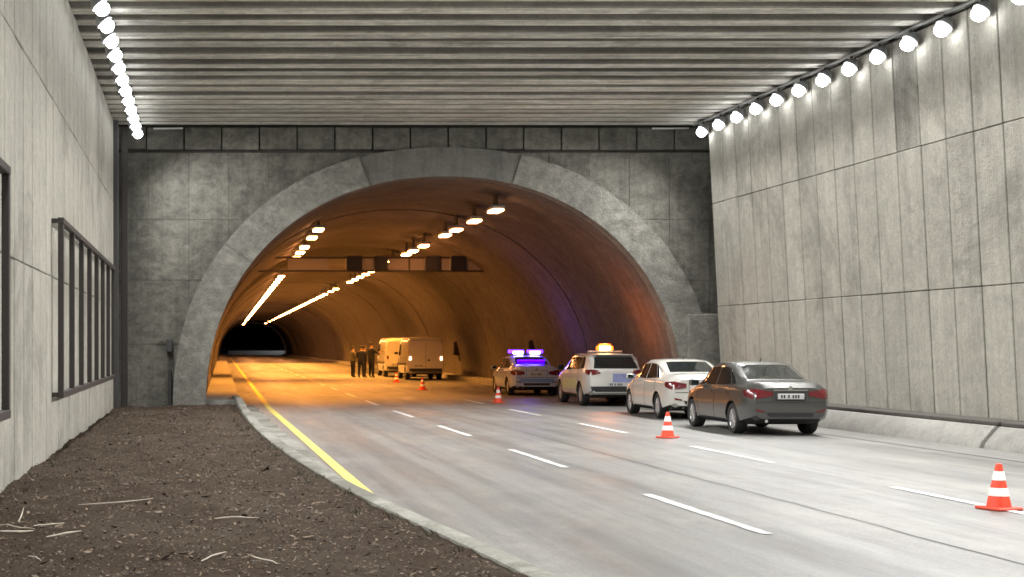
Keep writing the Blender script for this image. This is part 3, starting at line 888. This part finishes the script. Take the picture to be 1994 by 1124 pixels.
def sedan_spec(paint_, L=4.45, Wd=1.75, top=1.47, deck=1.07):
    h = Wd / 2
    return dict(L=L, W=Wd, paint=paint_, wheel_r=.315, axles=(.98, .98 + 2.62), half_at_mirror=h,
        top=[(0, deck - .14), (.05, deck - .02), (.13, deck + .01), (.62, deck + .03), (.80, deck + .06), (1.50, top - .06), (1.75, top - .015), (2.15, top), (2.55, top - .02), (2.75, top - .07), (3.42, 1.00), (3.7, .95), (4.15, .84), (4.35, .72), (L, .58)],
        belt=[(0, .78), (.06, .90), (.2, .955), (.8, .965), (2.0, .945), (3.3, .92), (4.1, .76), (L, .50)],
        half=[(0, h * .80), (.05, h * .88), (.14, h * .935), (.4, h * .975), (1.0, h), (3.3, h), (3.9, h * .96), (4.25, h * .86), (L, h * .62)],
        bottom=[(0, .36), (.1, .30), (.5, .23), (.9, .19), (3.7, .19), (4.3, .22), (L, .28)],
        tumble=(.925, .76, .66, .38))

def sedan_details(root, bvh, spec, deck, top, style):
    L, h = spec['L'], spec['W'] / 2
    Y = lambda y: y - L / 2
    # glass
    zb = .975
    side_both(bvh, [(Y(1.18), zb + .03), (Y(2.00), zb), (Y(2.03), top - .12), (Y(1.62), top - .13)], 'glass', 'rear_door_window', root)
    side_both(bvh, [(Y(2.09), zb), (Y(3.20), zb - .01), (Y(2.78), top - .15), (Y(2.12), top - .12)], 'glass', 'front_door_window', root)
    side_both(bvh, [(Y(.93), zb + .05), (Y(1.13), zb + .03), (Y(1.55), top - .15), (Y(1.48), top - .17)], 'glass', 'quarter_window', root, n=4)
    rw = patch(bvh, 'top', [(-h * .66, Y(.80)), (h * .66, Y(.80)), (h * .56, Y(1.47)), (-h * .56, Y(1.47))], 'glass', 'rear_window', root, n=14, mm=8, thick=.004)
    patch(bvh, 'top', [(-h * .58, Y(2.72)), (h * .58, Y(2.72)), (h * .74, Y(3.40)), (-h * .74, Y(3.40))], 'glass', 'windscreen', root, n=14, mm=8, thick=.004)
    # doors: seams and handles
    for y0 in (1.12, 2.05, 3.12):
        side_both(bvh, [(Y(y0), .30), (Y(y0) + .012, .30), (Y(y0) + .012, .94), (Y(y0), .94)], 'seam', 'door_seam', root, n=1, mm=8, off=.003)
    for y0 in (1.22, 2.15):
        side_both(bvh, [(Y(y0), .835), (Y(y0) + .19, .835), (Y(y0) + .19, .87), (Y(y0), .87)], spec['paint'], 'door_handle', root, n=4, mm=2, off=.03)
    side_both(bvh, [(Y(1.42), .235), (Y(3.1), .235), (Y(3.1), .29), (Y(1.42), .29)], 'under', 'sill', root, n=6, mm=2, off=.012)
    # rear end
    for s in (-1, 1):
        a, b_ = (.42, .79) if style == 'grey' else (.48, .80)
        xs = (s * h * a, s * h * b_)
        tl = patch(bvh, 'rear', [(xs[0], .80 if style == 'grey' else .78), (xs[1], .74), (xs[1], .93), (xs[0], .885)], 'red', 'tail_light', root, n=8, mm=5, off=.012)
        patch(bvh, 'left' if s < 0 else 'right', [(Y(.035), .74), (Y(.30), .80), (Y(.36), .905), (Y(.06), .935)], 'red', 'tail_light_wing', tl, n=6, mm=5, off=.012)
        patch(bvh, 'rear', [(s * h * .80, .50), (s * h * .60, .47), (s * h * .60, .50), (s * h * .80, .54)], 'red', 'reflector', root, n=3, mm=2, off=.012)
    patch(bvh, 'rear', [(-h * .40, .905), (h * .40, .905), (h * .40, .925), (-h * .40, .925)], 'chrome', 'trunk_trim', root, n=8, mm=1, off=.012)
    patch(bvh, 'rear', [(-h * .78, .665), (h * .78, .665), (h * .78, .677), (-h * .78, .677)], 'seam', 'bumper_seam', root, n=14, mm=1, off=.004)
    patch(bvh, 'rear', [(-h * .50, .385), (h * .50, .385), (h * .55, .47), (-h * .55, .47)], 'black', 'bumper_insert', root, n=10, mm=3, off=.012)
    patch(bvh, 'rear', [(-h * .36, .70), (h * .36, .70), (h * .38, .885), (-h * .38, .885)], 'seam' if style == 'grey' else spec['paint'], 'plate_recess', root, n=6, mm=3, off=.005)
    plate(root, 0, rear_y(bvh, 0, .79) - .022, .79, bvh)
    bdg = lathe([(0, -.012), (.03, -.012), (.042, 0)], 16, 'y'); obj('badge', bdg, 'chrome', root, (0, rear_y(bvh, 0, .955) - .008, .955))
    for s in (-1, 1):
        patch(bvh, 'rear', [(s * h * .41, .69), (s * h * .41 + .012, .69), (s * h * .41 + .012, .98), (s * h * .41, .98)], 'seam', 'boot_seam', root, n=1, mm=6, off=.004)
    mirrors(spec, root, bvh, Y(3.08), 1.0, spec['paint'])
    obj('exhaust', tube([(-h * .55, Y(.02), .30), (-h * .55, Y(.4), .30)], .032, 10), 'chrome', root)
    bm = tube([(0, Y(1.68), top - .005), (0, Y(1.62), top + .07)], [.015, .006], 6); obj('antenna', bm, 'black', root)

# grey sedan
sp = sedan_spec('paint_grey', 4.45, 1.70, 1.475, 1.06)
root, bvh = build_car('grey_sedan', sp, (11.76, 31.72, 0), math.radians(-1), 'dark grey sedan parked nearest the viewer by the concrete barrier', 'car', 'vehicles parked along the right side')
sedan_details(root, bvh, sp, 1.06, 1.475, 'grey')
# white sedan
sp = sedan_spec('paint_pearl', 4.5, 1.76, 1.475, 1.09)
root, bvh = build_car('white_sedan', sp, (12.24, 38.15, 0), math.radians(-1.5), 'white sedan parked between the dark sedan and the white patrol SUV', 'car', 'vehicles parked along the right side')
sedan_details(root, bvh, sp, 1.09, 1.475, 'white')

# patrol SUV with amber beacon
h = .90
sp = dict(L=4.4, W=1.80, paint='paint_white', wheel_r=.35, axles=(.86, .86 + 2.66), half_at_mirror=.9, win=.06,
    top=[(0, 1.02), (.05, 1.10), (.12, 1.22), (.42, 1.50), (.52, 1.54), (.9, 1.575), (1.8, 1.595), (2.3, 1.58), (2.6, 1.51), (3.3, 1.10), (3.6, 1.05), (4.1, .95), (4.3, .82), (4.4, .68)],
    belt=[(0, .92), (.1, 1.02), (.4, 1.06), (3.2, 1.02), (4.1, .86), (4.4, .6)],
    half=[(0, h * .84), (.05, h * .90), (.15, h * .95), (.5, h), (3.3, h), (3.9, h * .96), (4.2, h * .86), (4.4, h * .62)],
    bottom=[(0, .42), (.2, .32), (.7, .24), (3.8, .24), (4.4, .32)], tumble=(.925, .80, .70, .42))
root, bvh = build_car('patrol_suv', sp, (12.38, 46.2, 0), math.radians(-1), 'white patrol SUV with a glowing amber roof beacon', 'car', 'vehicles parked along the right side')
Y = lambda y: y - 2.2
side_both(bvh, [(Y(.55), 1.14), (Y(1.02), 1.10), (Y(1.02), 1.50), (Y(.72), 1.46)], 'glass', 'quarter_window', root)
side_both(bvh, [(Y(1.08), 1.10), (Y(1.95), 1.08), (Y(1.98), 1.52), (Y(1.08), 1.50)], 'glass', 'rear_door_window', root)
side_both(bvh, [(Y(2.04), 1.08), (Y(3.08), 1.07), (Y(2.62), 1.46), (Y(2.06), 1.52)], 'glass', 'front_door_window', root)
patch(bvh, 'rear', [(-h * .72, 1.13), (h * .72, 1.13), (h * .62, 1.46), (-h * .62, 1.46)], 'glass', 'rear_window', root, n=14, mm=8, off=.012)
patch(bvh, 'top', [(-h * .6, Y(2.58)), (h * .6, Y(2.58)), (h * .76, Y(3.27)), (-h * .76, Y(3.27))], 'glass', 'windscreen', root, n=14, mm=8, thick=.004)
for s in (-1, 1):
    tl = patch(bvh, 'rear', [(s * h * .52, .98), (s * h * .80, .93), (s * h * .82, 1.10), (s * h * .56, 1.07)], 'red', 'tail_light', root, n=6, mm=4, off=.012)
    patch(bvh, 'left' if s < 0 else 'right', [(Y(.05), .93), (Y(.30), 1.0), (Y(.32), 1.09), (Y(.10), 1.09)], 'red', 'tail_light_wing', tl, n=6, mm=4, off=.012)
patch(bvh, 'rear', [(-h * .80, .44), (h * .80, .44), (h * .84, .60), (-h * .84, .60)], 'black', 'bumper_insert', root, n=12, mm=4, off=.014)
patch(bvh, 'rear', [(-h * .12, .72), (h * .62, .72), (h * .62, .98), (-h * .12, .98)], 'blue_panel', 'tailgate_panel', root, n=8, mm=4, off=.01)
side_both(bvh, [(Y(1.25), .50), (Y(3.0), .50), (Y(3.0), .80), (Y(1.25), .80)], 'hivis', 'reflective_panel', root, n=10, mm=4, off=.008)
side_both(bvh, [(Y(1.30), .26), (Y(3.1), .26), (Y(3.1), .36), (Y(1.30), .36)], 'black', 'sill', root, n=6, mm=2, off=.014)
for y0 in (1.05, 2.0, 3.1):
    side_both(bvh, [(Y(y0), .38), (Y(y0) + .012, .38), (Y(y0) + .012, 1.04), (Y(y0), 1.04)], 'seam', 'door_seam', root, n=1, mm=8, off=.003)
plate(root, 0, rear_y(bvh, 0, .66) - .02, .66, bvh)
mirrors(sp, root, bvh, Y(3.0), 1.14, 'black')
obj('roof_spoiler', box(-.58, .58, Y(.30), Y(.55), 1.51, 1.555, .02), 'paint_white', root)
bar = obj('beacon_base', box(-.5, .5, Y(1.25), Y(1.5), 1.60, 1.655, .015), 'white_enamel', root)
obj('beacon', box(-.16, .16, Y(1.24), Y(1.50), 1.66, 1.80, .04, None, 2), 'amber_lamp', root)
obj('halo_cap', box(-.17, .17, Y(1.26), Y(1.50), 1.80, 1.86, .025, None, 2), 'orange_halo', root)  # halo above the beacon, given shape as a glowing block
for s in (-1, 1): obj('side_halo', box(s * .21 - .035, s * .21 + .035, Y(1.25), Y(1.50), 1.66, 1.80, .04, None, 2), 'orange_halo', root)  # halo to either side, added as small glowing blocks
pl = bpy.data.lights.new('amber_light', 'POINT'); pl.energy = 60; pl.color = (1, .24, .05); pl.shadow_soft_size = .1
lo = bpy.data.objects.new('amber_light', pl); link(lo, root); lo.location = (0, Y(1.37), 1.98)

# police sedan with blue light bar
sp = sedan_spec('paint_police', 4.5, 1.80, 1.475, 1.08)
root, bvh = build_car('police_sedan', sp, (12.15, 55.6, 0), math.radians(-1), 'police sedan with a blazing blue roof light bar', 'car', 'vehicles parked along the right side')
sedan_details(root, bvh, sp, 1.08, 1.475, 'white')
Y = lambda y: y - 2.25
side_both(bvh, [(Y(1.45), .55), (Y(3.1), .55), (Y(3.1), .72), (Y(1.45), .72)], 'pale_blue', 'stripe', root, n=10, mm=3, off=.012)
patch(bvh, 'rear', [(-.62, .50), (.62, .50), (.62, .63), (-.62, .63)], 'pale_blue', 'bumper_stripe', root, n=12, mm=3, off=.016)
obj('light_bar_base', box(-.62, .62, Y(1.88), Y(2.16), 1.49, 1.53, .01), 'black', root)
for s in (-1, 1):
    obj('blue_lamp', box(min(s * .08, s * .62), max(s * .08, s * .62), Y(1.86), Y(2.18), 1.535, 1.66, .03, None, 2), 'blue_lamp', root)
    obj('work_lamp', box(min(s * .12, s * .5), max(s * .12, s * .5), Y(1.78), Y(1.84), 1.50, 1.61, .015), 'lilac_lamp', root)
obj('rear_strobe', box(-.5, .5, Y(1.0), Y(1.05), 1.245, 1.30, .01), 'blue_glow', root)
pl = bpy.data.lights.new('blue_light', 'POINT'); pl.energy = 14; pl.color = (.18, .14, 1); pl.shadow_soft_size = .1
lo = bpy.data.objects.new('blue_light', pl); link(lo, root); lo.location = (0, Y(1.35), 1.80)

# vans
def van(loc, rot, label, lit):
    h = .98
    sp = dict(L=5.3, W=1.96, paint='paint_van', wheel_r=.34, axles=(1.0, 4.25), half_at_mirror=.98, win=.06,
        top=[(0, 2.05), (.05, 2.18), (.15, 2.25), (.4, 2.29), (3.2, 2.32), (3.7, 2.28), (3.95, 2.18), (4.7, 1.32), (5.0, 1.18), (5.2, 1.0), (5.3, .75)],
        belt=[(0, 1.22), (.2, 1.25), (4.4, 1.15), (5.0, 1.0), (5.3, .65)],
        half=[(0, h * .93), (.05, h * .96), (.15, h * .985), (.4, h), (4.5, h), (5.0, h * .92), (5.3, h * .7)],
        bottom=[(0, .42), (.2, .36), (.7, .28), (4.8, .28), (5.3, .36)], tumble=(.975, .92, .85, .5))
    root, bvh = build_car('white_van', sp, loc, rot, label, 'van', 'vans in the tunnel')
    Y = lambda y: y - 2.65
    side_both(bvh, [(Y(3.2), 1.30), (Y(4.38), 1.28), (Y(3.92), 1.88), (Y(3.2), 1.92)], 'glass', 'cab_window', root)
    patch(bvh, 'top', [(-.75, Y(3.98)), (.75, Y(3.98)), (.85, Y(4.66)), (-.85, Y(4.66))], 'glass', 'windscreen', root, n=12, mm=8, thick=.004)
    patch(bvh, 'rear', [(-.005, .45), (.008, .45), (.008, 2.1), (-.005, 2.1)], 'seam', 'door_seam', root, n=1, mm=10, off=.004)
    for s in (-1, 1):
        patch(bvh, 'rear', [(s * .88, 1.05), (s * .76, 1.05), (s * .76, 1.25), (s * .88, 1.25)], 'tail_lit' if lit else 'red', 'tail_light', root, n=3, mm=4, off=.02)
        patch(bvh, 'rear', [(s * .10, 1.45), (s * .70, 1.45), (s * .66, 1.9), (s * .10, 1.92)], 'paint_van', 'door_pressing', root, n=5, mm=4, off=.012)
    patch(bvh, 'rear', [(-.85, .44), (.85, .44), (.86, .62), (-.86, .62)], 'black', 'bumper', root, n=10, mm=3, off=.03)
    side_both(bvh, [(Y(.45), .78), (Y(4.6), .78), (Y(4.6), .88), (Y(.45), .88)], 'black', 'rub_strip', root, n=12, mm=2, off=.012)
    side_both(bvh, [(Y(3.05), .45), (Y(3.065), .45), (Y(3.065), 2.0), (Y(3.05), 2.0)], 'seam', 'door_seam', root, n=1, mm=8, off=.004)
    obj('door_handle', box(.10, .22, rear_y(bvh, .16, 1.05) - .03, rear_y(bvh, .16, 1.05) + .01, 1.02, 1.10, .01), 'black', root)
    plate(root, -.35, rear_y(bvh, -.35, .76) - .02, .76, bvh)
    mirrors(sp, root, bvh, Y(4.3), 1.42, 'black')
van((12.05, 81.4, 0), math.radians(-1.0), 'white panel van nearest the mouth with glowing tail lights', True)
van((11.85, 89.2, 0), math.radians(-1.0), 'white panel van in front of the other van, beside the standing people', False)

# ------------------------------------------------------------------ traffic cones
cone_parts = []
def cone_mesh(profile, name, m, n=24):
    b2 = lathe(profile, n); me_ = bpy.data.meshes.new(name); b2.to_mesh(me_); b2.free(); me_.materials.append(M[m])
    me_.polygons.foreach_set('use_smooth', [True] * len(me_.polygons)); me_.set_sharp_from_angle(angle=math.radians(40)); return me_
def cr(z): return .125 - (z - .035) / .465 * .095
b2 = box(-.17, .17, -.17, .17, 0, .035, .012)
base_me = bpy.data.meshes.new('base'); b2.to_mesh(base_me); b2.free(); base_me.materials.append(M['cone_base'])
body_me = cone_mesh([(cr(.035), .035), (cr(.5), .5), (cr(.5) * .6, .505), (0, .505)], 'body', 'cone_red')
bands = [cone_mesh([(cr(a) + .0005, a), (cr(a) + .004, a + .004), (cr(b_) + .004, b_ - .004), (cr(b_) + .0005, b_)], 'reflective_band', 'cone_white') for a, b_ in ((.15, .24), (.32, .42))]
def cone(px, py, Y_, label, rz=0):
    x = (px - PX) * Y_ / F
    root = tag(empty('traffic_cone', (x, Y_, .001), (0, 0, rz)), label, 'traffic cone', 'traffic cones beside the lane line')
    obj('base', base_me, None, root); obj('body', body_me, None, root)
    for b_ in bands: obj('reflective_band', b_, None, root)
cone(1945, 993, 16.25, 'orange and white traffic cone nearest the viewer at right', .3)
cone(1300, 853, 29.0, 'traffic cone beside the rear wheel of the dark sedan', .8)
cone(970, 787, 47.0, 'traffic cone at the lane line beside the patrol SUV', .2)
cone(823, 760, 61.0, 'traffic cone behind the van with glowing tail lights', .5)
cone(772, 745, 74.0, 'farthest traffic cone, left of the near van', .1)

# ------------------------------------------------------------------ people
M['cloth_dark'] = plain('cloth_dark', (.012, .014, .022), .9, vary=.3)
M['cloth_navy'] = plain('cloth_navy', (.02, .025, .05), .9, vary=.3)
M['cloth_grey'] = plain('cloth_grey', (.10, .095, .085), .9, vary=.2)
M['skin'] = plain('skin', (.45, .28, .20), .6)
M['hair'] = plain('hair', (.015, .012, .01), .8)
M['shoe'] = plain('shoe', (.015, .015, .015), .6)
def person(loc, rz, ht, label, top_m, leg_m, arms):
    s = ht / 1.78
    root = tag(empty('person', loc, (0, 0, rz)), label, 'person', 'people standing by the vans')
    V, E, R = [], [], []
    def add(p, r_, par=None):
        V.append(p); R.append(r_)
        if par is not None: E.append((par, len(V) - 1))
        return len(V) - 1
    pel = add((0, 0, .96), (.185, .14)); wa = add((0, 0, 1.12), (.18, .14), pel); ch = add((0, .0, 1.34), (.205, .15), wa); sh_ = add((0, 0, 1.46), (.13, .10), ch)
    nk = add((0, .01, 1.54), (.055, .055), sh_); hd = add((0, .02, 1.63), (.078, .092), nk); hd2 = add((0, .02, 1.73), (.07, .085), hd)
    for sx in (-1, 1):
        hp = add((sx * .10, 0, .88), (.115, .12), pel); kn = add((sx * .12, .02, .50), (.078, .082), hp); an = add((sx * .13, -.01, .10), (.058, .062), kn); add((sx * .14, .13, .035), (.042, .03), an)
        sd_ = add((sx * .21, 0, 1.42), (.078, .078), sh_)
        el, wr_ = arms[0 if sx < 0 else 1]
        e_ = add((sx * el[0], el[1], el[2]), (.058, .058), sd_); w2 = add((sx * wr_[0], wr_[1], wr_[2]), (.030, .032), e_)
        d = (Vector(V[w2]) - Vector(V[e_])).normalized()
        pm = add(tuple(Vector(V[w2]) + d * .07), (.032, .02), w2)
        side = d.orthogonal().normalized()
        for k, (o_, l_) in enumerate(((-.024, .085), (-.008, .095), (.008, .09), (.024, .07))):
            f0 = add(tuple(Vector(V[pm]) + side * o_ + d * .03), (.0095, .0095), pm); add(tuple(Vector(V[f0]) + d * l_ * .7 + Vector((0, .02, -.01))), (.008, .008), f0)
        add(tuple(Vector(V[w2]) + side * -.055 + d * .06), (.010, .010), w2)
    me = bpy.data.meshes.new('figure'); me.from_pydata([tuple(c * s for c in p) for p in V], E, [])
    o = bpy.data.objects.new('figure', me); COL.objects.link(o)
    o.modifiers.new('skin', 'SKIN'); sv = me.skin_vertices[0].data
    for i, r_ in enumerate(R): sv[i].radius = (r_[0] * s, r_[1] * s)
    sv[0].use_root = True
    sb = o.modifiers.new('sub', 'SUBSURF'); sb.levels = 2; sb.render_levels = 2
    dg = bpy.context.evaluated_depsgraph_get(); dg.update()
    new = bpy.data.meshes.new_from_object(o.evaluated_get(dg)); bpy.data.objects.remove(o)
    new.materials.clear()
    for m_ in (top_m, leg_m, 'skin', 'shoe'): new.materials.append(M[m_])
    hands = [Vector(V[i]) * s for i in range(len(V)) if R[i] == (.030, .032)]
    for p in new.polygons:
        z = p.center.z / s; p.use_smooth = True
        p.material_index = 3 if z < .085 else 1 if z < .95 else 2 if z > 1.52 else 0
        if .085 < z < 1.5 and any((p.center - q).length < .25 * s and abs(p.center.x) > .2 * s and (p.center - q).length < .2 * s and (p.center.z < q.z or p.center.y > q.y + .02) for q in hands): p.material_index = 2
    obj('body', new, None, root)
    # hair cap, face features
    hm = bmesh.new(); bmesh.ops.create_uvsphere(hm, u_segments=16, v_segments=10, radius=.1)
    for v in hm.verts: v.co = Vector((v.co.x * .92, v.co.y * 1.05, v.co.z * .9))
    bmesh.ops.delete(hm, geom=[v for v in hm.verts if v.co.z < -.02 - .04 * (v.co.y < 0) or (v.co.y > .06 and v.co.z < .04)], context='VERTS')
    for v in hm.verts: v.co = (v.co + Vector((0, .012, 1.735))) * s
    smooth(obj('hair', hm, 'hair', root), 80)
    return root
DOWN = ((.26, .02, 1.14), (.27, .10, .90))
OUT = ((.34, .16, 1.26), (.52, .30, 1.36))
FOLD = ((.27, .05, 1.14), (.14, .24, 1.12))
person((8.86, 85.6, 0), math.radians(-70), 1.76, 'person in grey jacket, leftmost of the standing group', 'cloth_grey', 'cloth_dark', (DOWN, FOLD))
person((9.22, 84.6, 0), math.radians(-30), 1.80, 'person in navy clothes in the middle of the standing group', 'cloth_navy', 'cloth_navy', (FOLD, DOWN))
person((9.58, 86.0, 0), math.radians(-100), 1.80, 'person in dark clothes between the navy figure and the tall one', 'cloth_dark', 'cloth_dark', (DOWN, DOWN))
person((9.85, 85.0, 0), math.radians(-60), 1.98, 'tall person in dark clothes reaching an arm towards the van', 'cloth_dark', 'cloth_dark', (DOWN, OUT))
